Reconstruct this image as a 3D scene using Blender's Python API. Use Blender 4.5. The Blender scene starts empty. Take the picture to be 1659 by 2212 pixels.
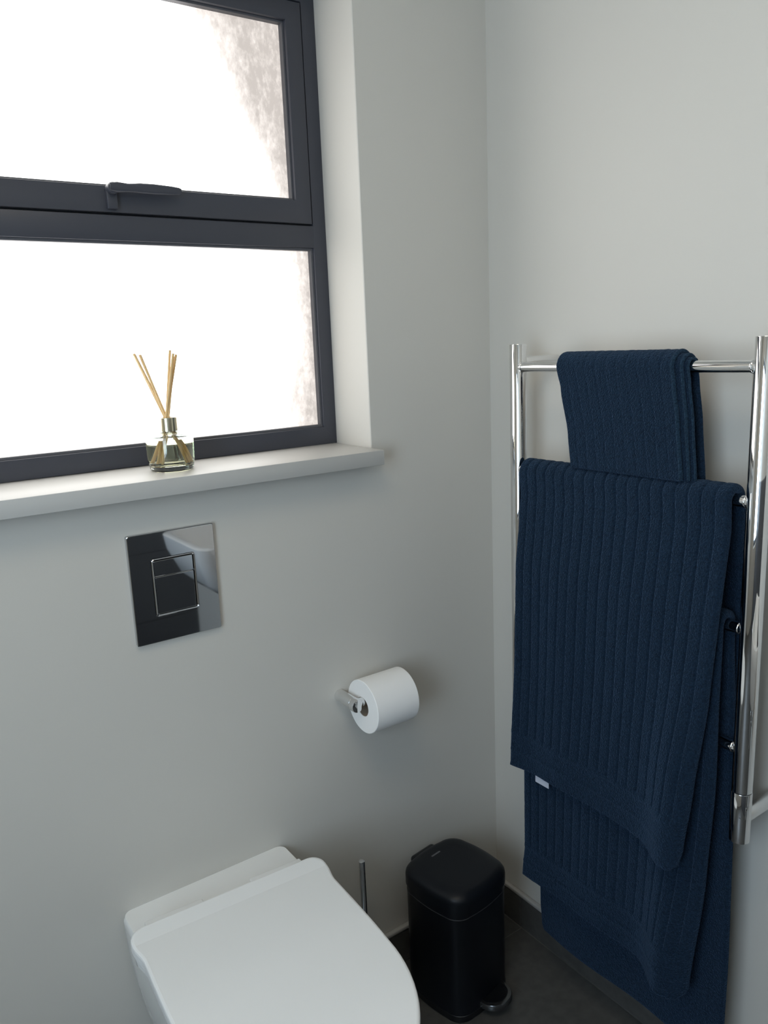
import bpy, bmesh, math, random
from mathutils import Vector, Matrix, noise
random.seed(4)
SC = bpy.context.scene
COL = SC.collection

# ------------------------------------------------------------------ camera
cam_d = bpy.data.cameras.new('camera'); cam = bpy.data.objects.new('camera', cam_d); COL.objects.link(cam)
YAW, PITCH, ROLL = 0.604, 0.2076, -0.0421
fw = Vector((math.sin(YAW)*math.cos(PITCH), math.cos(YAW)*math.cos(PITCH), -math.sin(PITCH)))
r0 = Vector((math.cos(YAW), -math.sin(YAW), 0)); u0 = r0.cross(fw)
rr = r0*math.cos(ROLL)+u0*math.sin(ROLL); uu = -r0*math.sin(ROLL)+u0*math.cos(ROLL)
M = Matrix((rr, uu, -fw)).transposed().to_4x4(); M.translation = Vector((-1.222, -1.333, 1.420))
cam.matrix_world = M
cam_d.sensor_fit = 'HORIZONTAL'; cam_d.sensor_width = 36.0; cam_d.lens = 1718.3/1659*36.0
cam_d.clip_start = 0.01
SC.camera = cam

# ------------------------------------------------------------------ light levels, exposure
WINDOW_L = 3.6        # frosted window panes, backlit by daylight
DOOR_L = 8.2           # second frosted window, in the left wall, backlit by blue sky
FILL_L = 5.7           # added fill panel on the ceiling, an unseen source
C_WIN, C_DOOR, C_FILL = (1.0, .985, .96), (.66, .83, 1.0), (1.0, .88, .70)
SC.view_settings.view_transform = 'Standard'; SC.view_settings.look = 'None'
SC.view_settings.gamma = 1.0; SC.view_settings.exposure = 0.0
SC.view_settings.use_curve_mapping = False
w = bpy.data.worlds.new('sky'); SC.world = w; w.use_nodes = True
w.node_tree.nodes['Background'].inputs[0].default_value = (0.75, 0.85, 1, 1)
w.node_tree.nodes['Background'].inputs[1].default_value = 1.0

# ------------------------------------------------------------------ materials
def mat(name, col, rough=0.5, metal=0.0, **kw):
    m = bpy.data.materials.new(name); m.use_nodes = True
    b = m.node_tree.nodes['Principled BSDF']
    b.inputs['Base Color'].default_value = (*col, 1); b.inputs['Roughness'].default_value = rough
    b.inputs['Metallic'].default_value = metal
    for k, v in kw.items(): b.inputs[k.replace('_', ' ')].default_value = v
    return m
def nd(m, t, **kw):
    n = m.node_tree.nodes.new(t)
    for k, v in kw.items(): setattr(n, k, v)
    return n
def lk(m, a, b): m.node_tree.links.new(a, b)
def bump(m, scale, strength, dist=0.001, detail=3, kind='noise'):
    t = nd(m, 'ShaderNodeTexCoord')
    n = nd(m, 'ShaderNodeTexNoise'); n.inputs['Scale'].default_value = scale; n.inputs['Detail'].default_value = detail
    bp = nd(m, 'ShaderNodeBump'); bp.inputs['Strength'].default_value = strength; bp.inputs['Distance'].default_value = dist
    lk(m, t.outputs['Object'], n.inputs['Vector']); lk(m, n.outputs['Fac'], bp.inputs['Height'])
    lk(m, bp.outputs['Normal'], m.node_tree.nodes['Principled BSDF'].inputs['Normal'])
    return n
def mottled(m, c1, c2, scale, lo=0.35, hi=0.65, detail=4):
    t = nd(m, 'ShaderNodeTexCoord'); n = nd(m, 'ShaderNodeTexNoise')
    n.inputs['Scale'].default_value = scale; n.inputs['Detail'].default_value = detail
    r = nd(m, 'ShaderNodeValToRGB'); r.color_ramp.elements[0].position = lo; r.color_ramp.elements[1].position = hi
    r.color_ramp.elements[0].color = (*c1, 1); r.color_ramp.elements[1].color = (*c2, 1)
    lk(m, t.outputs['Object'], n.inputs['Vector']); lk(m, n.outputs['Fac'], r.inputs['Fac'])
    lk(m, r.outputs['Color'], m.node_tree.nodes['Principled BSDF'].inputs['Base Color'])

M_wall = mat('wall_paint', (.588, .566, .518), .55); bump(M_wall, 60, .05, .001)
M_sillp = mat('sill_paint', (.48, .475, .455), .42)
M_ceil = mat('ceiling_paint', (.75, .74, .72), .7)
M_tile = mat('floor_tile', (.075, .074, .070), .42); mottled(M_tile, (.068, .067, .063), (.088, .086, .081), 45)
M_wtile = mat('dark_wall_tile', (.085, .088, .094), .25)
M_grout = mat('grout', (.17, .165, .155), .8)
M_trim = mat('tile_trim', (.42, .41, .39), .4)
M_frame = mat('window_aluminium', (.043, .046, .060), .42); bump(M_frame, 900, .05, .0003)
M_gasket = mat('glazing_gasket', (.09, .09, .10), .5)
M_chrome = mat('chrome', (.80, .80, .80), .035, 1.0)
M_chromed = mat('flush_chrome', (.50, .51, .53), .03, 1.0)
M_ceramic = mat('ceramic', (.86, .86, .84), .12, 0, Coat_Weight=.3)
M_seat = mat('seat_plastic', (.87, .87, .855), .28)
M_paper = mat('toilet_paper', (.90, .885, .86), .9)
M_card = mat('cardboard', (.30, .24, .18), .9)
M_black = mat('black_matt_steel', (.006, .0075, .011), .40, 0, Specular_IOR_Level=.3)
M_blackp = mat('black_plastic', (.007, .008, .010), .30)
M_logo = mat('embossed_mark', (.12, .12, .13), .35)
M_brass = mat('champagne_metal', (.66, .60, .44), .22, 1.0)
M_reed = mat('reed_stick', (.72, .50, .24), .6, 0, Subsurface_Weight=.25, Subsurface_Radius=(.01, .006, .003))
M_tag = mat('care_tag', (.50, .53, .62), .7)

def glass(name, col, ior, rough=0.0):
    m = bpy.data.materials.new(name); m.use_nodes = True; nt = m.node_tree; nt.nodes.clear()
    g = nt.nodes.new('ShaderNodeBsdfGlass'); g.inputs['Color'].default_value = (*col, 1); g.inputs['IOR'].default_value = ior
    g.inputs['Roughness'].default_value = rough
    o = nt.nodes.new('ShaderNodeOutputMaterial'); nt.links.new(g.outputs[0], o.inputs[0]); return m
M_glass = glass('jar_glass', (.98, 1, .99), 1.47)
M_liquid = glass('scented_oil', (1.0, .97, .86), 1.40)

def towel_mat(name, c):
    m = mat(name, c, .95, 0, Sheen_Weight=.18, Sheen_Roughness=.5); b = m.node_tree.nodes['Principled BSDF']
    b.inputs['Sheen Tint'].default_value = (.25, .42, .7, 1); b.inputs['Specular IOR Level'].default_value = .1
    t = nd(m, 'ShaderNodeTexCoord')
    v = nd(m, 'ShaderNodeTexVoronoi'); v.inputs['Scale'].default_value = 420
    n = nd(m, 'ShaderNodeTexNoise'); n.inputs['Scale'].default_value = 300; n.inputs['Detail'].default_value = 3
    bp = nd(m, 'ShaderNodeBump'); bp.inputs['Strength'].default_value = .9; bp.inputs['Distance'].default_value = .002
    a = nd(m, 'ShaderNodeMath', operation='ADD')
    lk(m, t.outputs['Object'], v.inputs['Vector']); lk(m, t.outputs['Object'], n.inputs['Vector'])
    lk(m, v.outputs['Distance'], a.inputs[0]); lk(m, n.outputs['Fac'], a.inputs[1])
    lk(m, a.outputs[0], bp.inputs['Height']); lk(m, bp.outputs['Normal'], b.inputs['Normal'])
    r = nd(m, 'ShaderNodeValToRGB'); r.color_ramp.elements[0].position = .30; r.color_ramp.elements[1].position = .70
    r.color_ramp.elements[0].color = (c[0]*.62, c[1]*.62, c[2]*.62, 1); r.color_ramp.elements[1].color = (c[0]*1.35, c[1]*1.35, c[2]*1.35, 1)
    lk(m, n.outputs['Fac'], r.inputs['Fac']); lk(m, r.outputs['Color'], b.inputs['Base Color'])
    return m
M_towel = towel_mat('navy_terry', (.0065, .0165, .0330))
M_hem = towel_mat('navy_binding', (.012, .028, .048))

def lit_pane(name, strength, col, dimmed=False):
    """frosted glass lit from behind by the daylight; the dimmed one has a darker, mottled backdrop painted into its emission"""
    m = bpy.data.materials.new(name); m.use_nodes = True; b = m.node_tree.nodes['Principled BSDF']
    b.inputs['Base Color'].default_value = (.10, .10, .10, 1); b.inputs['Roughness'].default_value = .35
    b.inputs['Emission Color'].default_value = (*col, 1); b.inputs['Emission Strength'].default_value = strength
    if not dimmed: return m
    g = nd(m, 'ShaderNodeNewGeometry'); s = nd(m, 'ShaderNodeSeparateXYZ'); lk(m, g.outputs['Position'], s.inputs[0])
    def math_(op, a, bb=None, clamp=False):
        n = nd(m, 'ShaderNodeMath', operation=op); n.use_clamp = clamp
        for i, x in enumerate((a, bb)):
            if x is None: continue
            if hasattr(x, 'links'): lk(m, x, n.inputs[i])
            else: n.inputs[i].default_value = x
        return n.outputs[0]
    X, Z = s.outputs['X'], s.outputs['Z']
    # dimmer backdrop painted into the emission at the right jamb, widest on top
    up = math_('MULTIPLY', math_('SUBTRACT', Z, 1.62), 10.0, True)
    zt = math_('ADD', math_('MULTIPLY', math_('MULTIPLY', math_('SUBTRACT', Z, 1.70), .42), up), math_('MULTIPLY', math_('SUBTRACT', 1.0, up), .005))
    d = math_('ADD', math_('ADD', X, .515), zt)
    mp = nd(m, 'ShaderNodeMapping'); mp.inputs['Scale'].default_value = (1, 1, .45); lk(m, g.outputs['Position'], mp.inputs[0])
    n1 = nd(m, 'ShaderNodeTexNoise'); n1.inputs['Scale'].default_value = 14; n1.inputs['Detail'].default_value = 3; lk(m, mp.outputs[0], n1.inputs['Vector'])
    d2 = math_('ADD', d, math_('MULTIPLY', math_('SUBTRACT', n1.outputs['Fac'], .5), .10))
    dimming = math_('MULTIPLY', d2, 6.5, True)
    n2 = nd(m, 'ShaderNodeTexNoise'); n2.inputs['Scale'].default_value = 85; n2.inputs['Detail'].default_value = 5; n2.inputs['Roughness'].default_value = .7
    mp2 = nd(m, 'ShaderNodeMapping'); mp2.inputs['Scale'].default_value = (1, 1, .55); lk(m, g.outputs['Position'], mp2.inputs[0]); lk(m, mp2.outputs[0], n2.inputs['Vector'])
    mottle = math_('MULTIPLY', math_('SUBTRACT', n2.outputs['Fac'], .5), 1.1)
    # below the transom the painted dimming is weaker
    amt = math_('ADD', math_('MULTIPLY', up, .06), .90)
    f = math_('MULTIPLY', dimming, math_('ADD', amt, .0))
    f = math_('ADD', math_('MULTIPLY', f, 1.0), math_('MULTIPLY', math_('MULTIPLY', dimming, mottle), .85))
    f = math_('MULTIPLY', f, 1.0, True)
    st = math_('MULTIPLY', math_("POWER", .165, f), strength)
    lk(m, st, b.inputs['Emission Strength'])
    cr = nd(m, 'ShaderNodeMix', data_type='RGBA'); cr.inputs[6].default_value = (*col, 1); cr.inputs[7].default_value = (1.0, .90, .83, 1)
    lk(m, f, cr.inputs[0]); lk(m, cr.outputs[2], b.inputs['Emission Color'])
    return m
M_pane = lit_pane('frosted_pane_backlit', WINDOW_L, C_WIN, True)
M_fill = lit_pane('fill_diffuser', FILL_L, C_FILL)
M_doorpane = lit_pane('frosted_pane_bluish_backlit', DOOR_L, C_DOOR)

# ------------------------------------------------------------------ geometry helpers
def link(name, bm, m, parent=None, smooth=True, sharp=35):
    me = bpy.data.meshes.new(name); bmesh.ops.recalc_face_normals(bm, faces=bm.faces[:])
    bm.to_mesh(me); bm.free(); me.materials.append(m)
    if smooth:
        me.shade_smooth(); me.set_sharp_from_angle(angle=math.radians(sharp))
    o = bpy.data.objects.new(name, me); COL.objects.link(o)
    if parent is not None:
        o.parent = parent; o.matrix_parent_inverse = Matrix.Identity(4)
        base = getattr(parent, 'matrix_basis')
        # meshes are written in world coordinates: cancel the parent's placement
        inv = world_of(parent).inverted(); me.transform(inv)
    return o
def world_of(o):
    m = o.matrix_basis.copy()
    while o.parent: o = o.parent; m = o.matrix_basis @ m
    return m
def thing(name, label, cat, loc=(0, 0, 0), group=None):
    o = bpy.data.objects.new(name, None); o.empty_display_size = .05; COL.objects.link(o)
    o.location = loc; tag(o, label, cat, group); return o
def tag(o, label, cat, group=None):
    o['label'] = label; o['category'] = cat
    if group: o['group'] = group
    return o
def structure(o): o['kind'] = 'structure'; return o
def box(bm, lo, hi, bev=0.0, seg=2, mtx=None):
    vs = [bm.verts.new((x, y, z)) for z in (lo[2], hi[2]) for y in (lo[1], hi[1]) for x in (lo[0], hi[0])]
    fs = [bm.faces.new([vs[i] for i in f]) for f in ((0,2,3,1),(4,5,7,6),(0,1,5,4),(1,3,7,5),(3,2,6,7),(2,0,4,6))]
    if bev > 0:
        es = list({e for f in fs for e in f.edges})
        r = bmesh.ops.bevel(bm, geom=es, offset=bev, segments=seg, affect='EDGES', profile=.5)
        vs = list({v for f in r['faces'] for v in f.verts} | {v for v in vs if v.is_valid})
    if mtx is not None: bmesh.ops.transform(bm, matrix=mtx, verts=[v for v in vs if v.is_valid])
    return vs
def boxo(name, lo, hi, m, parent=None, bev=0.0, seg=2):
    bm = bmesh.new(); box(bm, lo, hi, bev, seg); return link(name, bm, m, parent)
def loft(bm, rings, cap0=True, cap1=True, close=True):
    R = [[bm.verts.new(p) for p in r] for r in rings]; n = len(R[0])
    for a, b in zip(R, R[1:]):
        for i in range(n if close else n-1):
            j = (i+1) % n; bm.faces.new((a[i], a[j], b[j], b[i]))
    if cap0: bm.faces.new(R[0][::-1])
    if cap1: bm.faces.new(R[-1])
    return R
def tube(bm, p0, p1, r0, r1=None, n=28, bev=0.0):
    """capped cylinder between two points, edges eased by bev"""
    p0, p1 = Vector(p0), Vector(p1); r1 = r0 if r1 is None else r1
    d = (p1-p0).normalized(); a = d.orthogonal().normalized(); b = d.cross(a)
    if bev > 0: prof = [(0, r0-bev), (bev*.3, r0-bev*.3), (bev, r0), (-bev, r1), (-bev*.3, r1-bev*.3), (0, r1-bev)]
    else: prof = [(0, r0), (0, r1)]
    rings = []
    L = (p1-p0).length; h = len(prof)//2
    for i, (t, r) in enumerate(prof):
        c = p0+d*t if i < h else p1+d*t
        rings.append([c+(a*math.cos(2*math.pi*k/n)+b*math.sin(2*math.pi*k/n))*r for k in range(n)])
    loft(bm, rings)
def path_tube(bm, pts, r, n=16):
    pts = [Vector(p) for p in pts]; rings = []; up = None
    for i, p in enumerate(pts):
        d = (pts[min(i+1, len(pts)-1)]-pts[max(i-1, 0)]).normalized()
        a = d.orthogonal().normalized() if up is None else (up-d*up.dot(d)).normalized()
        up = a; b = d.cross(a)
        rings.append([p+(a*math.cos(2*math.pi*k/n)+b*math.sin(2*math.pi*k/n))*r for k in range(n)])
    loft(bm, rings)
def lathe(bm, prof, c, n=48):
    """prof: list of (r, z); closed solid of revolution, ends capped"""
    loft(bm, [[(c[0]+max(r, 1e-5)*math.cos(2*math.pi*k/n), c[1]+max(r, 1e-5)*math.sin(2*math.pi*k/n), c[2]+z) for k in range(n)] for r, z in prof])
def sstep(a, b, x):
    if a == b: return float(x > a)
    t = max(0., min(1., (x-a)/(b-a))); return t*t*(3-2*t)
def interp(tab, x):
    tab = sorted(tab)
    if x <= tab[0][0]: return tab[0][1]
    for (a, va), (b, vb) in zip(tab, tab[1:]):
        if x <= b: t = (x-a)/(b-a); t = t*t*(3-2*t)*.5+t*.5; return va+(vb-va)*t
    return tab[-1][1]

# ------------------------------------------------------------------ room shell
XL, YF, ZC = -2.15, -1.95, 2.45           # left wall, wall behind the camera, ceiling
WX0, WX1, WZ0, WZ1, WD = -1.19, -.327, 1.2165, 2.105, .131   # window opening and reveal depth
def wall_with_hole(name, axis, at, thick, u0, u1, z0, z1, hu0, hu1, hz0, hz1, m, bev=0.0):
    """wall slab with a rectangular opening; axis 'y': u is x"""
    bm = bmesh.new()
    def P(u, z, d): return (u, at+d, z) if axis == 'y' else (at+d, u, z)
    us, zs = [u0, hu0, hu1, u1], [z0, hz0, hz1, z1]
    V = {}
    for d in (0, thick):
        for i, u in enumerate(us):
            for j, z in enumerate(zs): V[i, j, d] = bm.verts.new(P(u, z, d))
    for i in range(3):
        for j in range(3):
            if i == 1 and j == 1: continue
            for d in (0, thick): bm.faces.new([V[i, j, d], V[i+1, j, d], V[i+1, j+1, d], V[i, j+1, d]])
    for i in range(3):
        for j in (0, 3): bm.faces.new([V[i, j, 0], V[i+1, j, 0], V[i+1, j, thick], V[i, j, thick]])
        for j in (0, 3): bm.faces.new([V[j, i, 0], V[j, i+1, 0], V[j, i+1, thick], V[j, i, thick]])
    inner = [((1,1),(2,1)), ((2,1),(2,2)), ((2,2),(1,2)), ((1,2),(1,1))]
    for a, b in inner: bm.faces.new([V[(*a, 0)], V[(*b, 0)], V[(*b, thick)], V[(*a, thick)]])
    if bev:
        hs = {V[(*a, 0)] for a, b in inner}
        es = [e for e in bm.edges if e.verts[0] in hs and e.verts[1] in hs]
        bmesh.ops.bevel(bm, geom=es, offset=bev, segments=3, affect='EDGES', profile=.5)
    return structure(link(name, bm, m, sharp=30))
wall_back = wall_with_hole('wall_back', 'y', 0, .20, XL-.1, .10, 0, ZC, WX0, WX1, WZ0-.03, WZ1, M_wall, .003)
wall_right = structure(boxo('wall_right', (0, YF-.1, 0), (.10, .0, ZC), M_wall))
wall_front = structure(boxo('wall_front', (XL-.1, YF-.10, 0), (.10, YF, ZC), M_wall))
DY0, DY1, DZ0, DZ1 = -1.88, -.98, .70, 2.10
wall_left = wall_with_hole('wall_left', 'x', XL, -.12, YF-.1, 0.0, 0, ZC, DY0, DY1, DZ0, DZ1, M_wall)
ceiling = structure(boxo('ceiling', (XL-.1, YF-.1, ZC), (.1, .20, ZC+.1), M_ceil))
floor = structure(boxo('floor', (XL-.1, YF-.1, -.10), (.1, .20, -.0015), M_grout))
G = .0022
ys = [0.0, -.097, -.697, -1.297, -1.897, YF]; xs = [0.0, -.010, -.610, -1.210, -1.810, XL]
for j in range(len(ys)-1):
    for i in range(len(xs)-1):
        if xs[i]-xs[i+1] < .02: continue
        boxo('floor_tile', (xs[i+1]+G/2, ys[j+1]+G/2, -.010), (xs[i]-G/2, ys[j]-G/2, 0), M_tile, floor, .0006, 1)

# skirting: tiles with a light trim strip on top
def skirting(side, sk, axis, at, sgn, stops, tz=.084):
    base = boxo('baseboard_'+side, *([(min(stops), at-.004 if sgn < 0 else at, 0), (max(stops), at if sgn < 0 else at+.004, tz)] if axis == 'y' else
                [(at-.004 if sgn < 0 else at, min(stops), 0), (at if sgn < 0 else at+.004, max(stops), tz)]), M_grout)
    structure(base)
    for a, b in zip(stops, stops[1:]):
        lo, hi = min(a, b)+G/2, max(a, b)-G/2
        d0, d1 = (at-.010, at-.002) if sgn < 0 else (at+.002, at+.010)
        L, H = ((lo, d0, .002), (hi, d1, tz)) if axis == 'y' else ((d0, lo, .002), (d1, hi, tz))
        boxo('skirting_tile', L, H, M_tile, base, .0006, 1)
    d0, d1 = (at-.0125, at) if sgn < 0 else (at, at+.0125)
    L, H = ((min(stops), d0, tz), (max(stops), d1, tz+.0105)) if axis == 'y' else ((d0, min(stops), tz), (d1, max(stops), tz+.0105))
    boxo('tile_trim', L, H, M_trim, base, .003, 3)
skirting('back', None, 'y', 0, -1, [-.0125, -.610, -1.210, -1.810, XL])
skirting('right', None, 'x', 0, -1, [0.0, -.097, -.697, -1.297, -1.897])
# dark wall tiles on the wall behind the camera, seen only mirrored in the flush plate
tz = [0.0, .30, .60, .90, 1.2]; tx = [-.001, -.61, -1.21, -1.81, XL]
for a, b in zip(tx, tx[1:]):
    for c, d in zip(tz, tz[1:]): boxo('wall_tile', (b+G/2, YF-.001, c+G/2), (a-G/2, YF+.010, d-G/2), M_wtile, wall_front, .0006, 1)

# ------------------------------------------------------------------ window in the back wall
win = structure(thing('window_1', '', '')); del win['label']; del win['category']
win.location = (WX0, WD, WZ0)
FY0, FY1 = WD, WD+.055
def ring_frame(name, x0, x1, z0, z1, wl, wr, wb, wt, y0, y1, parent, m, bev=.0012):
    """four mitred bars as one frame"""
    bm = bmesh.new()
    o = [(x0, z0), (x1, z0), (x1, z1), (x0, z1)]; i = [(x0+wl, z0+wb), (x1-wr, z0+wb), (x1-wr, z1-wt), (x0+wl, z1-wt)]
    vo = [[bm.verts.new((x, y, z)) for x, z in o] for y in (y0, y1)]; vi = [[bm.verts.new((x, y, z)) for x, z in i] for y in (y0, y1)]
    for k in range(4):
        j = (k+1) % 4
        bm.faces.new((vo[0][k], vo[0][j], vi[0][j], vi[0][k])); bm.faces.new((vo[1][k], vo[1][j], vi[1][j], vi[1][k]))
        bm.faces.new((vo[0][k], vo[0][j], vo[1][j], vo[1][k])); bm.faces.new((vi[0][k], vi[0][j], vi[1][j], vi[1][k]))
    es = [e for e in bm.edges if all(abs(v.co.y-y0) < 1e-6 for v in e.verts) and not
          (any(v in vo[0] for v in e.verts) and any(v in vi[0] for v in e.verts))]
    bmesh.ops.bevel(bm, geom=es, offset=bev, segments=2, affect='EDGES', profile=.5)
    return link(name, bm, m, parent, sharp=25)
TZ0, TZ1 = 1.6175, 1.660            # transom
wf = ring_frame('window_frame', WX0, WX1, WZ0, WZ1, .030, .030, .037, .036, FY0, FY1, win, M_frame)
boxo('transom', (WX0+.0295, FY0, TZ0), (WX1-.0295, FY1, TZ1), M_frame, win, .001)
SX0, SX1, SZ0, SZ1 = WX0+.032, WX1-.0335, TZ1+.0025, WZ1-.040
sash = ring_frame('window_sash', SX0, SX1, SZ0, SZ1, .034, .034, .0445, .034, FY0-.004, FY0+.040, win, M_frame)
ring_frame('glazing_gasket', SX0+.034, SX1-.034, SZ0+.0445, SZ1-.034, .004, .004, .004, .004, FY0+.005, FY0+.03, sash, M_gasket, .0005)
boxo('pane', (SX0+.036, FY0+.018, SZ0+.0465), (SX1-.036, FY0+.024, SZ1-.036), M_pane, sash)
gk = ring_frame('glazing_gasket', WX0+.030, WX1-.030, WZ0+.037, TZ0, .005, .005, .005, .005, FY0+.006, FY0+.03, win, M_gasket, .0005)
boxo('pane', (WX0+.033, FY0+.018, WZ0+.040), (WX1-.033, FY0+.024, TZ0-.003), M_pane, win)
# groove shadow line above the transom, sealing bead between sash and frame
ring_frame('sash_seal_and_groove_shadow', SX0-.002, SX1+.002, SZ0-.0025, SZ1+.002, .004, .004, .004, .004, FY0+.010, FY0+.03, sash, M_blackp, .0003)
# casement latch: pivot block, keep tongue and tapered lever
latch = bpy.data.objects.new('window_latch', None); latch.parent = win; COL.objects.link(latch)
latch.location = Vector((-.755, FY0, 1.70))-win.location
bm = bmesh.new(); box(bm, (-.770, FY0-.013, 1.668), (-.752, FY0-.003, 1.700), .002); link('latch_base', bm, M_frame, latch)
bm = bmesh.new(); tube(bm, (-.761, FY0-.026, 1.7005), (-.761, FY0-.003, 1.7005), .0095, n=24, bev=.001); link('latch_pivot', bm, M_frame, latch)
bm = bmesh.new()
prof = [(-.768, .0065, .009), (-.755, .0085, .010), (-.735, .0068, .010), (-.715, .0082, .011), (-.69, .0085, .010), (-.66, .0072, .008), (-.645, .0058, .006), (-.6405, .004, .004)]
rings = []
for x, h, d in prof:
    zc = 1.7015+(.0008 if x > -.73 else 0); yc = FY0-.026
    rings.append([(x, yc-d*.5*math.copysign(abs(math.cos(a))**.6, math.cos(a)), zc+h*math.copysign(abs(math.sin(a))**.6, math.sin(a))) for a in [2*math.pi*k/20 for k in range(20)]])
loft(bm, rings); link('latch_lever', bm, M_frame, latch)

sill = structure(boxo('window_sill', (WX0+.0005, -.052, 1.187), (WX1-.004, WD+.02, WZ0), M_sillp, None, .0015, 2)); 
sill.name = 'trim_1'
sill['label'] = 'white painted window board under the frosted window'

# ------------------------------------------------------------------ second window, left wall (out of frame)
win2 = structure(bpy.data.objects.new('window_2', None)); COL.objects.link(win2); win2.location = (XL, DY0, DZ0)
bm = bmesh.new()
for (y0, y1, z0, z1) in ((DY0+.001, DY0+.051, DZ0+.001, DZ1-.001), (DY1-.051, DY1-.001, DZ0+.001, DZ1-.001), (DY0+.051, DY1-.051, DZ1-.051, DZ1-.001), (DY0+.051, DY1-.051, DZ0+.001, DZ0+.051)):
    box(bm, (XL-.09, y0, z0), (XL-.05, y1, z1), .001, 1)
link('window_frame', bm, M_frame, win2)
boxo('pane', (XL-.075, DY0+.049, DZ0+.049), (XL-.065, DY1-.049, DZ1-.049), M_doorpane, win2)

# ------------------------------------------------------------------ fill panel added at the ceiling (out of frame)
fill_panel = thing('added_fill_panel', 'added square fill light panel on the bathroom ceiling', 'lamp', (-1.15, -1.0, ZC))
boxo('added_fill_housing', (-1.47, -1.32, ZC-.035), (-.83, -.68, ZC-.0005), M_ceil, fill_panel, .004)
boxo('diffuser', (-1.45, -1.30, ZC-.038), (-.85, -.70, ZC-.0352), M_fill, fill_panel)

# ------------------------------------------------------------------ flush plate
PX0, PZ1 = -.839, 1.1195; PX1, PZ0 = PX0+.156, PZ1-.197
fp = thing('flush_plate', 'polished chrome dual flush plate on the wall above the toilet', 'flush plate', (PX0+.078, 0, PZ0))
bm = bmesh.new()
def rrect(x0, x1, z0, z1, r, y, n=5):
    P = []
    for cx, cz, a0 in ((x1-r, z1-r, 0), (x0+r, z1-r, 90), (x0+r, z0+r, 180), (x1-r, z0+r, 270)):
        for k in range(n+1):
            a = math.radians(a0+90*k/n); P.append((cx+r*math.cos(a), y, cz+r*math.sin(a)))
    return P
BX0, BX1, BZ0, BZ1, BS = -.8015, -.7225, .9700, 1.0735, 1.0410
def plate_solid(x0, x1, z0, z1, r, yb, yf, bv):
    bm = bmesh.new()
    loft(bm, [rrect(x0, x1, z0, z1, r, yb), rrect(x0, x1, z0, z1, r, yf+bv), rrect(x0+bv*.3, x1-bv*.3, z0+bv*.3, z1-bv*.3, r, yf+bv*.3), rrect(x0+bv, x1-bv, z0+bv, z1-bv, max(r-bv, .0005), yf)])
    return bm
# plate body with a sunk opening for the buttons
bm = bmesh.new()
o0 = rrect(PX0, PX1, PZ0, PZ1, .003, 0); o1 = rrect(PX0, PX1, PZ0, PZ1, .003, -.0085); o2 = rrect(PX0+.001, PX1-.001, PZ0+.001, PZ1-.001, .003, -.0095)
i2 = rrect(BX0-.0005, BX1+.0005, BZ0-.0005, BZ1+.0005, .005, -.0095); i1 = rrect(BX0-.0005, BX1+.0005, BZ0-.0005, BZ1+.0005, .005, -.004)
loft(bm, [o0, o1, o2, i2, i1]); link('plate', bm, M_chromed, fp, sharp=20)
bm = bmesh.new()
loft(bm, [rrect(BX0, BX1, BZ0, BZ1, .005, -.004), rrect(BX0, BX1, BZ0, BZ1, .005, -.0115), rrect(BX0+.0012, BX1-.0012, BZ0+.0012, BZ1-.0012, .004, -.0125),
          rrect(BX0+.0030, BX1-.0030, BZ0+.0030, BZ1-.0030, .003, -.0112), rrect(BX0+.0034, BX1-.0034, BZ0+.0034, BZ1-.0034, .003, -.006)])
link('button_surround', bm, M_chromed, fp, sharp=25)
for nm, z0, z1, lab in (('flush_button', BZ0+.0042, BS-.0007, 'large lower flush button'), ('flush_button', BS+.0007, BZ1-.0042, 'small upper flush button')):
    o = link(nm, plate_solid(BX0+.0042, BX1-.0042, z0, z1, .0015, -.005, -.0105, .0008), M_chromed, fp, sharp=20); o['label'] = lab

# ------------------------------------------------------------------ toilet
TC = -.7535
toilet = thing('toilet', 'white wall-hung ceramic toilet with its lid closed, beneath the flush plate', 'toilet', (TC, 0, .08))
def bowl_outline(hw, L, r, z, cx=TC, n=64, y0=0.0, k=.43):
    """plan outline: flat back at the wall, straight flanks, elliptic nose"""
    P = []
    ye = L*k
    for i in range(6): a = math.pi/2*i/5; P.append((cx+hw-r+r*math.sin(a), y0-r+r*math.cos(a)))
    for i in range(1, 8): P.append((cx+hw, y0-r-(ye-r)*i/8))
    for i in range(0, 37): a = math.pi*i/36; P.append((cx+hw*math.cos(a), y0-ye-(L-ye)*math.sin(a)**.92))
    for i in range(7, 0, -1): P.append((cx-hw, y0-r-(ye-r)*i/8))
    for i in range(5, -1, -1): a = math.pi/2*i/5; P.append((cx-hw+r-r*math.sin(a), y0-r+r*math.cos(a)))
    return [(x, y, z) for x, y in P]
bm = bmesh.new()
lev = [(.085, .095, .26), (.105, .112, .31), (.16, .130, .37), (.23, .147, .43), (.30, .158, .48), (.36, .164, .515), (.41, .1665, .535), (.422, .1665, .536), (.4270, .1635, .533)]
loft(bm, [bowl_outline(h, L, .016, z) for z, h, L in lev]); link('bowl', bm, M_ceramic, toilet, sharp=50)
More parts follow.
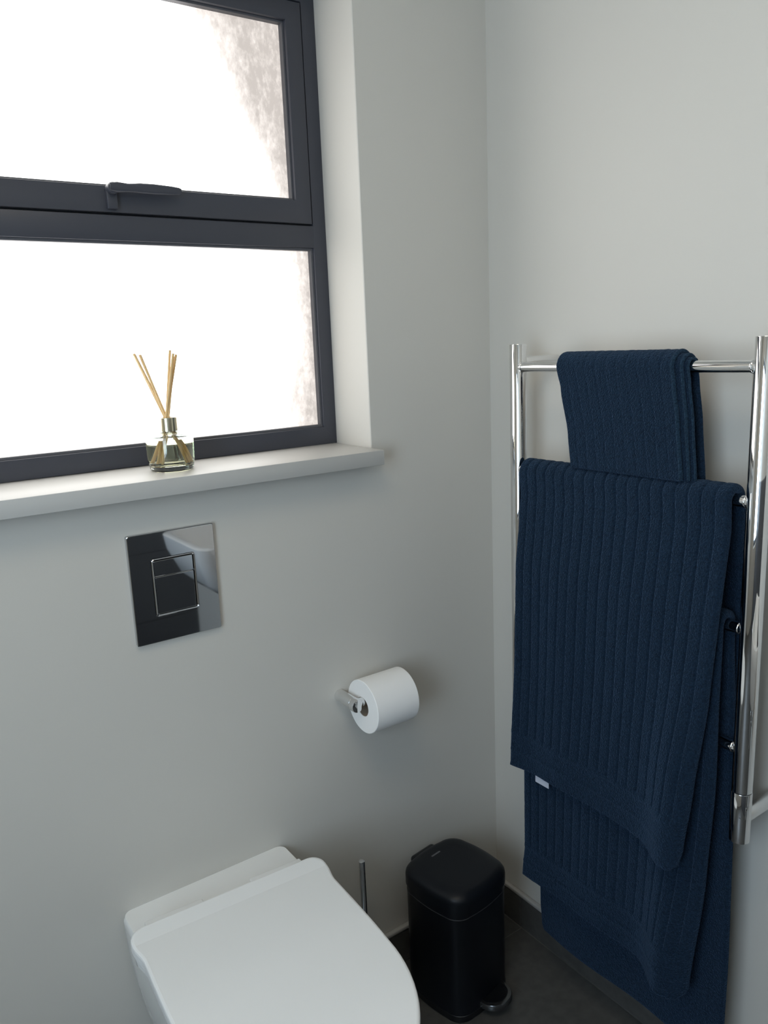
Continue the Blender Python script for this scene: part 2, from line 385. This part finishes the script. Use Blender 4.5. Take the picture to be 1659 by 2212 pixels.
# seat and lid in the lid's own frame, turned a little on its hinges
A = math.atan(.045); HC = Vector((-.7555, -.113, 0))
def lidp(u, v, z): c, s = math.cos(A), math.sin(A); return (HC.x+u*c-v*s*1.0, HC.y-v*c-u*s*1.0, z)
def lid_outline(grow, z, v0=0.0, zf=None, wing=True):
    P = []; r = .026; hwb = .1835+grow; hw = .1765+grow; vc = .262; L = .487+grow
    for i in range(8): a = math.pi/2*i/7; P.append((hwb-r+r*math.sin(a), v0-grow+r-r*math.cos(a)))
    for v in (.036, .046, .056, .066, .076): P.append((hwb-(hwb-hw)*(sstep(.034, .078, v) if wing else 0), v))
    for v in (.10, .14, .18, .22): P.append((hw+.0015*math.sin(math.pi*(v-.08)/.2), v))
    for i in range(0, 19): a = math.pi/2*i/18; P.append((hw*math.cos(a)**.96 if i < 18 else 0.0, vc+(L-vc)*math.sin(a)))
    Q = P+[(-u, v) for u, v in P[-2::-1]]
    return [lidp(u, v, (zf(u, v) if zf else z)) for u, v in Q]
bm = bmesh.new()
loft(bm, [lid_outline(-.006, .4275, .012), lid_outline(-.003, .4290, .012), lid_outline(-.002, .440, .012), lid_outline(-.004, .4425, .012)])
link('seat', bm, M_seat, toilet, sharp=40)
bm = bmesh.new()
def top(u, v): # slope of the lid: the rear strip rises to the back behind a crease
    return .4628+(.0055*(1-v/.036) if v < .036 else -.007*(v-.036)/.45)
def lid_grid():
    # rings shrink inwards so that the crease at v=.036 is kept
    rings = []
    for g, dz, bot in ((-.0035, 0, 1), (-.0005, 0, 2), (0, 0, 3), (0, -.005, 0), (-.0008, -.0022, 0), (-.0025, -.0007, 0), (-.005, 0, 0)):
        if bot: z = {1: .4435, 2: .4445, 3: .4465}[bot]; rings.append(lid_outline(g, z))
        else: rings.append([(x, y, z+dz) for x, y, z in lid_outline(g, 0, 0, top)])
    return rings
R = loft(bm, lid_grid(), True, False)
last = R[-1]; n = len(last)       # bridge left-right pairs across the top so that the crease stays straight
half = n//2
for k in range(0, half):
    a, b = last[k], last[k+1]; c, d = last[n-1-k], last[n-2-k]
    vs = []
    for v in (a, b, d, c):
        if v not in vs: vs.append(v)
    if len(vs) >= 3:
        try: bm.faces.new(vs)
        except ValueError: pass
lid = link('lid', bm, M_seat, toilet, sharp=6)
for u0, u1 in ((-.150, -.045), (.045, .150)):
    bm = bmesh.new(); v = box(bm, (u0, .010, .4275), (u1, .035, .4610), .0035, 3)
    for q in bm.verts: q.co = Vector(lidp(q.co.x, .018-q.co.y, q.co.z))
    link('hinge', bm, M_seat, toilet)

# ------------------------------------------------------------------ toilet roll holder and roll
RZ, RY = .7095, -.060
th = thing('toilet_roll_holder', 'chrome arm holder on the wall carrying the toilet roll', 'holder', (-.4345, 0, RZ))
bm = bmesh.new(); tube(bm, (-.4345, 0, RZ), (-.4345, RY+.006, RZ), .0130, n=40, bev=.0005); link('post', bm, M_chrome, th)
bm = bmesh.new(); tube(bm, (-.4345, RY+.006, RZ), (-.4345, RY-.012, RZ), .0138, n=40, bev=.003); link('elbow_collar', bm, M_chrome, th)
bm = bmesh.new(); tube(bm, (-.436, RY, RZ), (-.302, RY, RZ), .0105, n=32, bev=.001); link('arm', bm, M_chrome, th)
bm = bmesh.new(); tube(bm, (-.302, RY, RZ), (-.2965, RY, RZ), .0125, n=32, bev=.0015); link('end_stop', bm, M_chrome, th)
roll = thing('toilet_roll', 'full white toilet paper roll on the chrome arm', 'toilet roll', (-.363, RY, RZ-.0095))
bm = bmesh.new(); c = (-.4165, -.3135); RO, RI = .0560, .0205; zc = RZ-.0099
prof = [(c[0], RI), (c[0], RO-.001), (c[0]+.001, RO), (c[1]-.001, RO), (c[1], RO-.001), (c[1], RI), (c[0], RI)]
N = 72; rings = []
for x, r in prof[:-1]: rings.append([(x, RY+r*math.cos(2*math.pi*k/N), zc+r*math.sin(2*math.pi*k/N)) for k in range(N)])
R = loft(bm, rings, False, False)
for k in range(N): bm.faces.new((R[-1][k], R[-1][(k+1) % N], R[0][(k+1) % N], R[0][k]))
link('paper', bm, M_paper, roll, sharp=30)
bm = bmesh.new(); rings = []
for x, r in ((c[0]+.001, .0203), (c[1]-.001, .0203), (c[1]-.001, .0194), (c[0]+.001, .0194)): rings.append([(x, RY+r*math.cos(2*math.pi*k/N), zc+r*math.sin(2*math.pi*k/N)) for k in range(N)])
R = loft(bm, rings, False, False)
for k in range(N): bm.faces.new((R[-1][k], R[-1][(k+1) % N], R[0][(k+1) % N], R[0][k]))
link('cardboard_tube', bm, M_card, roll, sharp=30)

# ------------------------------------------------------------------ toilet brush
tb = thing('toilet_brush', 'toilet brush with slim chrome handle standing between toilet and black bin', 'toilet brush', (-.440, -.062, 0))
bm = bmesh.new(); tube(bm, (-.440, -.062, .02), (-.440, -.062, .357), .0068, n=28, bev=.0015); link('handle', bm, M_chrome, tb)
bm = bmesh.new(); lathe(bm, [(.030, 0), (.032, .003), (.032, .150), (.031, .152), (.009, .154), (.009, .148)], (-.440, -.062, 0), 40); link('holder', bm, M_blackp, tb)

# ------------------------------------------------------------------ pedal bin
BC = Vector((-.2485, -.137, 0)); BR = math.radians(8)
pb = thing('pedal_bin', 'matt black square pedal bin with rounded lid in the corner', 'bin', BC)
pb.rotation_euler = (0, 0, 0)
def bq(u, v, z): return (BC.x+u*math.cos(BR)-v*math.sin(BR), BC.y+u*math.sin(BR)+v*math.cos(BR), z)
def squircle(h, r, z, n=9, dome=0, sq=1.0):
    P = []
    for cx, cy, a0 in ((1, 1, 0), (-1, 1, 90), (-1, -1, 180), (1, -1, 270)):
        for k in range(n+1):
            a = math.radians(a0+90*k/n); P.append(bq(cx*(h-r)+r*math.cos(a), (cy*(h-r)+r*math.sin(a))*sq, z))
    # slightly bowed flanks
    return P
def bowed(h, r, z, bow=.004, n=9):
    out = []
    for cx, cy, a0 in ((1, 1, 0), (-1, 1, 90), (-1, -1, 180), (1, -1, 270)):
        for k in range(n+1):
            a = math.radians(a0+90*k/n); u, v = cx*(h-r)+r*math.cos(a), cy*(h-r)+r*math.sin(a); out.append((u, v))
        # points along the following flank
        nx = {0: (-1, 1), 90: (-1, -1), 180: (1, -1), 270: (1, 1)}[a0]
        p0 = out[-1]
        q0 = {0: (-(h-r), h), 90: (-h, -(h-r)), 180: (h-r, -h), 270: (h, h-r)}[a0]
        for k in range(1, 6):
            t = k/6; u = p0[0]+(q0[0]-p0[0])*t; v = p0[1]+(q0[1]-p0[1])*t; b = bow*4*t*(1-t)
            if a0 in (0, 180): v += b*(1 if a0 == 0 else -1)
            else: u += b*(-1 if a0 == 90 else 1)
            out.append((u, v))
    return [bq(u, v, z) for u, v in out]
HB = .0870
bm = bmesh.new()
loft(bm, [bowed(HB-.004, .036, .004), bowed(HB-.001, .038, .006), bowed(HB-.001, .038, .249), bowed(HB-.002, .038, .2495)]); link('body', bm, M_black, pb, sharp=30)
bm = bmesh.new(); loft(bm, [bowed(HB-.002, .038, 0), bowed(HB, .039, .003), bowed(HB, .039, .016), bowed(HB-.001, .038, .017)]); link('base_ring', bm, M_blackp, pb, sharp=30)
bm = bmesh.new(); loft(bm, [bowed(HB-.0012, .037, .2490), bowed(HB-.0004, .038, .2500), bowed(HB-.0012, .037, .2515)]); link('seam_band', bm, mat('seam_grey', (.035, .036, .04), .35), pb, sharp=30)
bm = bmesh.new()
lr = [(0, .2650, 0), (0, .2662, -.0005), (0, .284, 0)]
rings = [bowed(HB-.001, .038, .2513), bowed(HB-.001, .038, .2650), bowed(HB+.0015, .040, .2665), bowed(HB+.0015, .040, .2860), bowed(HB+.0008, .040, .2925), bowed(HB-.0025, .039, .2985), bowed(HB-.0085, .036, .3030), bowed(HB-.0165, .031, .3052), bowed(HB-.030, .022, .3062), bowed(HB-.055, .012, .3066)]
loft(bm, rings); link('lid', bm, M_black, pb, sharp=40)
# hinge housing at the back, pedal at the front, mark on the lid
bm = bmesh.new(); box(bm, (-.036, HB-.006, .245), (.036, HB+.016, .2955), .008, 4)
for q in bm.verts: q.co = Vector(bq(q.co.x-.002, q.co.y, q.co.z))
link('hinge_housing', bm, M_blackp, pb)
bm = bmesh.new(); rings = []
def pedal_ring(s, z):
    P = []
    for i in range(25):
        a = math.pi*i/24; P.append(bq((.041*s)*math.cos(a)+.012, -HB+.004-(.050*s)*math.sin(a)**.7, z+.004*math.sin(a)))
    return P
loft(bm, [pedal_ring(.93, .016), pedal_ring(1.0, .019), pedal_ring(1.0, .027), pedal_ring(.95, .0305), pedal_ring(.86, .0310)]); link('pedal', bm, mat('pedal_steel', (.16, .165, .17), .2, .9), pb, sharp=40)
bm = bmesh.new(); loft(bm, [pedal_ring(.80, .0312), pedal_ring(.80, .0318)]); link('pedal_pad', bm, M_blackp, pb, sharp=40)
bm = bmesh.new(); box(bm, (-.012, .040, .3072), (.014, .0438, .3079))
for q in bm.verts: q.co = Vector(bq(q.co.x-.004, q.co.y+.012, q.co.z-.0012))
link('lid_mark', bm, M_logo, pb)

# ------------------------------------------------------------------ towel rail
RX, YLp, YRp, RT, RB = -.108, -.198, -.698, 1.4095, .607
tr = thing('towel_rail', 'polished chrome ladder towel rail on the right wall, hung with navy towels', 'towel rail', (RX, (YLp+YRp)/2, RB))
for y, z0 in ((YLp, RB), (YRp, .6955)):
    bm = bmesh.new(); tube(bm, (RX, y, z0), (RX, y, RT), .0163, n=64, bev=.0008); link('upright', bm, M_chrome, tr)
bm = bmesh.new(); tube(bm, (RX, YRp, RB), (RX, YRp, .6945), .0163, n=64, bev=.0010); cap = link('end_cap', bm, M_chrome, tr)
bm = bmesh.new(); tube(bm, (RX-.0135, YRp-.0072, .655), (RX-.0152, YRp-.0082, .655), .0014, n=12); link('grub_screw', bm, M_logo, cap)
bm = bmesh.new(); tube(bm, (RX, YRp, .6940), (RX, YRp, .6960), .0158, n=48); link('cap_joint', bm, M_blackp, cap)
RAILS = [1.3665, 1.1665, .9665, .7665]; RR = .0093
for z in RAILS:
    bm = bmesh.new(); tube(bm, (RX-.003, YLp-.010, z), (RX-.003, YRp+.010, z), RR, n=32); rl = link('rail', bm, M_chrome, tr)
    for y, s in ((YLp-.0158, -1), (YRp+.0158, 1)):
        bm = bmesh.new(); tube(bm, (RX-.003, y-s*.001, z), (RX-.003, y+s*.0022, z), RR+.0012, n=32, bev=.0008); link('joint_collar', bm, M_chrome, rl)
for y in (YLp, YRp):
    for z in (1.3745, .645):
        bm = bmesh.new(); tube(bm, (RX+.010, y, z), (-.0005, y, z), .0115, n=32, bev=.0006); b = link('wall_bracket', bm, M_chrome, tr)

# ------------------------------------------------------------------ towels
def sheet(name, parent, y_l, y_r, rz, ri, t, zf, zb, front_dx, back_dx, ribs=0, hem=(), m=None, seed=0, dxs=None, puff=.0023, hemfun=None, ny=None, dy=.0016):
    """folded cloth laid over a rail: front fall, turn over the rail, back fall, one closed skin.
    y_l/y_r(s) edges by height and side; front_dx/back_dx(y,z) push the falls out or in."""
    rx = RX-.003; ro = ri+t
    prof = []                     # (side, z) or angle along the middle, front bottom to back bottom
    stepz = .0042
    nf = max(4, int((rz-zf)/stepz)); nb = max(4, int((rz-zb)/stepz)); na = 22
    for i in range(nf): prof.append(('f', zf+(rz-zf)*i/nf))
    for i in range(na+1): prof.append(('a', math.pi*i/na))
    for i in range(1, nb+1): prof.append(('b', rz-(rz-zb)*i/nb))
    ywide = abs(y_l('a', rz)-y_r('a', rz)); NY = ny or int(ywide/dy)
    # length along the path from each end, to round the hems
    bm = bmesh.new(); outer, inner = [], []
    np_ = len(prof)
    for ip, (sd, q) in enumerate(prof):
        z = q if sd != 'a' else rz
        L, Rr = y_l(sd, z), y_r(sd, z)
        end = (q-zf) if sd == 'f' else ((q-zb) if sd == 'b' else 1)
        ke = math.sqrt(max(0.02, 1-max(0, 1-end/(t*.5))**2))
        ro_, in_ = [], []
        for j in range(NY+1):
            s = j/NY; s = s if True else s
            y = L+(Rr-L)*s; d = min(abs(y-L), abs(y-Rr))
            k = math.sqrt(max(0.0004, 1-max(0, 1-d/(t*.5))**2))*ke
            # ribs
            rb = 0
            if ribs:
                ph = ((s*ribs) % 1.0); e = min(ph, 1-ph)*ywide/ribs
                rb = -puff*math.exp(-(e/.0015)**2)+puff*.35*(1-(2*ph-1)**2)
            hz = end
            for h0, h1, dep in hem:
                if h0-.004 < hz < h1+.004:
                    w_ = sstep(h0-.003, h0, hz)*(1-sstep(h1, h1+.003, hz)); rb = rb*(1-w_)+dep*w_
            nz = noise.noise(Vector((y*38+seed, z*38, q*9 if sd == 'a' else 0)))*.0005+noise.noise(Vector((y*160+seed, z*160, 3)))*.0005
            h = t/2*k; oo = h+(rb+nz)*k
            if sd == 'f': dx = front_dx(y, z); po = (rx-ri-t/2-oo+dx, y, z); pi = (rx-ri-t/2+h+dx, y, z)
            elif sd == 'b': dx = back_dx(y, z); po = (rx+ri+t/2+oo+dx, y, z); pi = (rx+ri+t/2-h+dx, y, z)
            else:
                c, sn = -math.cos(q), math.sin(q); f0, b0 = front_dx(y, rz), back_dx(y, rz); dx = f0*(1-q/math.pi)+b0*q/math.pi
                ra = ri+t/2+oo; rb_ = ri+t/2-h; po = (rx+c*ra+dx, y, rz+sn*ra); pi = (rx+c*rb_+dx, y, rz+sn*rb_)
            ez = 0
            if hemfun and sd == 'f': ez = hemfun(s)*(1-sstep(0, .10, end)); po = (po[0], po[1], po[2]+ez); pi = (pi[0], pi[1], pi[2]+ez)
            ro_.append(bm.verts.new(po)); in_.append(bm.verts.new(pi))
        outer.append(ro_); inner.append(in_)
    for A_, flip in ((outer, False), (inner, True)):
        for a, b in zip(A_, A_[1:]):
            for j in range(NY): 
                f = (a[j], a[j+1], b[j+1], b[j]); bm.faces.new(f[::-1] if flip else f)
    for j in (0, NY):
        for i in range(np_-1): bm.faces.new((outer[i][j], outer[i+1][j], inner[i+1][j], inner[i][j]))
    for i in (0, np_-1):
        for j in range(NY): bm.faces.new((outer[i][j], outer[i][j+1], inner[i][j+1], inner[i][j]))
    return link(name, bm, m or M_towel, parent, sharp=80)

HEM = ((0.0, .006, .0006), (.006, .040, -.0004), (.040, .046, .0010), (.046, .078, -.0002), (.078, .084, .0010))
# upper bath towel on the second rail
t1 = thing('bath_towel', 'large ribbed navy bath towel on the second rail, label showing at its hem', 'towel', (RX, -.44, RAILS[1]))
def t1L(s, z): return interp([(.52, -.210), (.56, -.221), (.80, -.2315), (1.05, -.2365), (1.12, -.2330), (1.19, -.2215)], z) if s != 'b' else -.222
def t1R(s, z): return interp([(.52, -.630), (.58, -.642), (.69, -.650), (.86, -.664), (1.02, -.673), (1.12, -.6735), (1.17, -.6685)], z) if s != 'b' else -.670
def t1f(y, z):
    b = -.0235*sstep(1.21, .955, z)/sstep(1.21, .955, .985) if z > .985 else -.0235
    d = sstep(.98, .53, z)
    b += d*(-.036*math.exp(-((y+.612)/.047)**2)+.004*math.exp(-((y+.50)/.05)**2)-.004*math.exp(-((y+.22)/.04)**2))
    b += .002*math.sin(y*40)*sstep(1.1, .8, z)
    return b
def t1b(y, z): return .018*sstep(1.15, .99, z)
def t1h(s): return .004*math.sin(s*5)-.004*sstep(.8, .95, s)+.012*sstep(.965, 1.0, s)
sheet('outer_fold', t1, t1L, t1R, RAILS[1], RR+.001, .0145, .547, .80, t1f, t1b, 19, HEM, hemfun=t1h, seed=1)
bm = bmesh.new()
tl = [(-.2665, .5345), (-.3035, .5345)]
vs = []
for x in (-.1525, -.1535):
    vs += [bm.verts.new((x, y, z)) for y, z in ((-.286, .556), (-.322, .556), (-.322, .5375), (-.286, .5375))]
for f in ((0,1,2,3), (4,5,6,7), (0,1,5,4), (1,2,6,5), (2,3,7,6), (3,0,4,7)): bm.faces.new([vs[i] for i in f])
tg = link('care_tag', bm, M_tag, t1); tg['label'] = 'small pale grey label sewn under the hem'

# lower bath towel on the third rail
t2 = thing('bath_towel', 'large ribbed navy bath towel on the third rail, hanging lowest to the floor', 'towel', (RX, -.44, RAILS[2]))
def t2L(s, z):
    if s == 'b': return interp([(.13, -.252), (.15, -.243), (.20, -.2385), (.5, -.236), (.95, -.236)], z)
    return interp([(.27, -.227), (.29, -.229), (.36, -.2365), (.55, -.236), (.95, -.236)], z)
def t2R(s, z):
    if s == 'b': return interp([(.13, -.681), (.33, -.682), (.57, -.678), (.70, -.6745), (.96, -.664)], z)
    return interp([(.27, -.632), (.30, -.642), (.52, -.659), (.70, -.667), (.96, -.664)], z)
def t2f(y, z):
    d = sstep(.70, .28, z); d0 = -.004*sstep(.95, .8, z)
    return d0+d*(-.034*math.exp(-((y+.595)/.042)**2)+.004*math.exp(-((y+.49)/.05)**2))+.0015*math.sin(y*35+1)*sstep(.9, .6, z)
def t2b(y, z): return .004*sstep(.95, .8, z)+.004*math.sin(y*22)*sstep(.5, .15, z)
sheet('outer_fold', t2, t2L, t2R, RAILS[2], RR+.001, .0125, .280, .134, t2f, t2b, 19, HEM, hemfun=lambda s: .003*math.sin(s*5+1)-.010*sstep(.75, .95, s)+.012*sstep(.965, 1.0, s), seed=7)

# hand towel folded over the top rail: three layers seen at its right edge
ht = thing('hand_towel', 'small folded navy hand towel over the top rail', 'towel', (RX, -.44, RAILS[0]))
def hL(s, z): return interp([(1.18, -.357), (1.25, -.349), (1.33, -.333), (1.365, -.323), (1.38, -.316)], z) if s != 'b' else interp([(1.18, -.330), (1.366, -.316)], z)
def mk(dR0, dR1): return lambda s, z: interp([(1.18, dR1), (1.28, (dR0+dR1)/2), (1.345, dR0), (1.37, dR0+.004)], z)
hf = lambda y, z: .002*sstep(1.36, 1.2, z)
hb = lambda y, z: .002*sstep(1.36, 1.2, z)
def hLs(o): return lambda s, z: hL(s, z)-o
sheet('inner_fold', ht, hLs(.012), mk(-.5865, -.603), RAILS[0], RR+.0008, .0050, 1.188, 1.188, hf, hb, 0, (), seed=11)
sheet('middle_fold', ht, hLs(.008), mk(-.579, -.595), RAILS[0], RR+.0064, .0050, 1.188, 1.188, hf, hb, 0, (), seed=12)
sheet('outer_fold', ht, hLs(0), mk(-.5665, -.585), RAILS[0], RR+.0120, .0058, 1.188, 1.188, hf, hb, 11, (), seed=13, puff=.0006)
# bound edges of the layers
def binding(off, dR0, dR1, r):
    f = mk(dR0, dR1); pts = []; rx = RX-.003; ro = RR+off
    for i in range(18): z = 1.190+(RAILS[0]-1.190)*i/17; pts.append((rx-ro+hf(0, z), f('f', z)+r*.3, z))
    for i in range(1, 13): a = math.pi*.75*i/12; pts.append((rx-ro*math.cos(a), f('a', RAILS[0])+r*.3, RAILS[0]+ro*math.sin(a)))
    bm = bmesh.new(); path_tube(bm, pts, r, 10); link('bound_edge', bm, M_hem, ht)
binding(.0150, -.5665, -.585, .0036); binding(.0090, -.579, -.595, .0030); binding(.0035, -.5865, -.603, .0024)

# ------------------------------------------------------------------ reed diffuser on the sill
JC = Vector((-.7280, .044, WZ0))
rd = thing('reed_diffuser', 'clear glass reed diffuser with gold collar on the window sill', 'diffuser', JC)
bm = bmesh.new()
JR = .0415
out = [(.0352, 0), (.0365, .0012), (.0388, .006), (JR-.0008, .020), (JR, .045), (JR, .0600), (JR-.0012, .0635), (JR-.006, .0660), (.020, .0672), (.0145, .0676), (.0145, .0800)]
inn = [(.0120, .0800), (.0120, .0665), (.020, .0642), (JR-.007, .0625), (JR-.0040, .0590), (JR-.0036, .045), (JR-.0044, .020), (.0350, .0105), (.0320, .0092), (.001, .0092)]
N = 64; pr = [(.001, 0)]+out+inn
loft(bm, [[(JC.x+r*math.cos(2*math.pi*k/N), JC.y+r*math.sin(2*math.pi*k/N), JC.z+z) for k in range(N)] for r, z in pr], True, True)
link('glass_jar', bm, M_glass, rd, sharp=60)
bm = bmesh.new(); lathe(bm, [(.0318, .0090), (.0353, .0103), (JR-.0041, .020), (JR-.0033, .045), (JR-.0033, .0560)], JC, 64); link('scented_oil', bm, M_liquid, rd, sharp=50)
bm = bmesh.new()
pr = [(.0150, .0690), (.0163, .0692), (.0163, .0925), (.0157, .0932), (.0125, .0932), (.0118, .0925), (.0118, .0805), (.0150, .0800)]
R = loft(bm, [[(JC.x+r*math.cos(2*math.pi*k/48), JC.y+r*math.sin(2*math.pi*k/48), JC.z+z) for k in range(48)] for r, z in pr], False, False)
for k in range(48): bm.faces.new((R[-1][k], R[-1][(k+1) % 48], R[0][(k+1) % 48], R[0][k]))
link('collar', bm, M_brass, rd, sharp=35)
# reeds: (top x, y), (foot x, y), top height
cr, sr = math.cos(YAW), math.sin(YAW)
def jp(a, b): return (JC.x+a*cr+b*sr, JC.y-a*sr+b*cr)    # a to the right as seen, b away
REEDS = [(-.049, .004, .029, -.006, .205), (-.0455, -.004, .031, .002, .204), (-.0395, .006, .024, .004, .203), (-.036, -.002, .026, -.010, .202),
         (.0150, .002, -.014, .002, .209), (.0215, -.004, -.017, -.010, .203), (.0245, .004, -.024, .008, .201), (.019, .008, -.009, -.018, .198)]
for ta, tb_, fa, fb, h in REEDS:
    a0, b0 = jp(fa, fb); a1, b1 = jp(ta, tb_)
    bm = bmesh.new(); tube(bm, (a0, b0, JC.z+.0112), (a1, b1, JC.z+h), .0021, n=12); link('reed', bm, M_reed, rd, sharp=60)

# ------------------------------------------------------------------ basin on the right wall beside the camera (seen mirrored in the flush plate)
bs = thing('wash_basin', 'white wall-hung wash basin mirrored in the chrome flush plate', 'basin', (0, -1.10, .66))
bm = bmesh.new()
def brect(d, w, z, r, y0=-.92, x0=-.001):
    P = []; yc = -1.10
    pts = []
    for cx, cy, a0 in ((x0-d+r, yc-w/2+r, 180), (x0-.002, yc-w/2, None), (x0-.002, yc+w/2, None), (x0-d+r, yc+w/2-r, 90)):
        if a0 is None: pts.append((cx, cy, z)); continue
        for k in range(9):
            a = math.radians(a0+90*(1-k/8)*0+90*k/8); pts.append((cx+r*math.cos(a), cy+r*math.sin(a), z))
    # order: far-front corner, wall corners, near-front corner
    c0 = pts[:9]; w0, w1 = pts[9], pts[10]; c1 = pts[11:]
    return c0+[w0, w1]+c1
loft(bm, [brect(.22, .23, .650, .05), brect(.28, .29, .660, .06), brect(.32, .325, .70, .06), brect(.352, .358, .78, .05), brect(.36, .365, .828, .05), brect(.355, .36, .832, .05),
          brect(.335, .33, .830, .045), brect(.30, .28, .77, .05), brect(.25, .2, .735, .05)])
link('bowl', bm, M_ceramic, bs, sharp=45)
bm = bmesh.new(); tube(bm, (-.17, -1.10, .46), (-.17, -1.10, .67), .016, n=24); tube(bm, (-.17, -1.10, .43), (-.17, -1.10, .54), .030, n=28, bev=.004); tube(bm, (-.17, -1.10, .52), (0, -1.10, .52), .014, n=24)
link('bottle_trap', bm, M_chrome, bs)
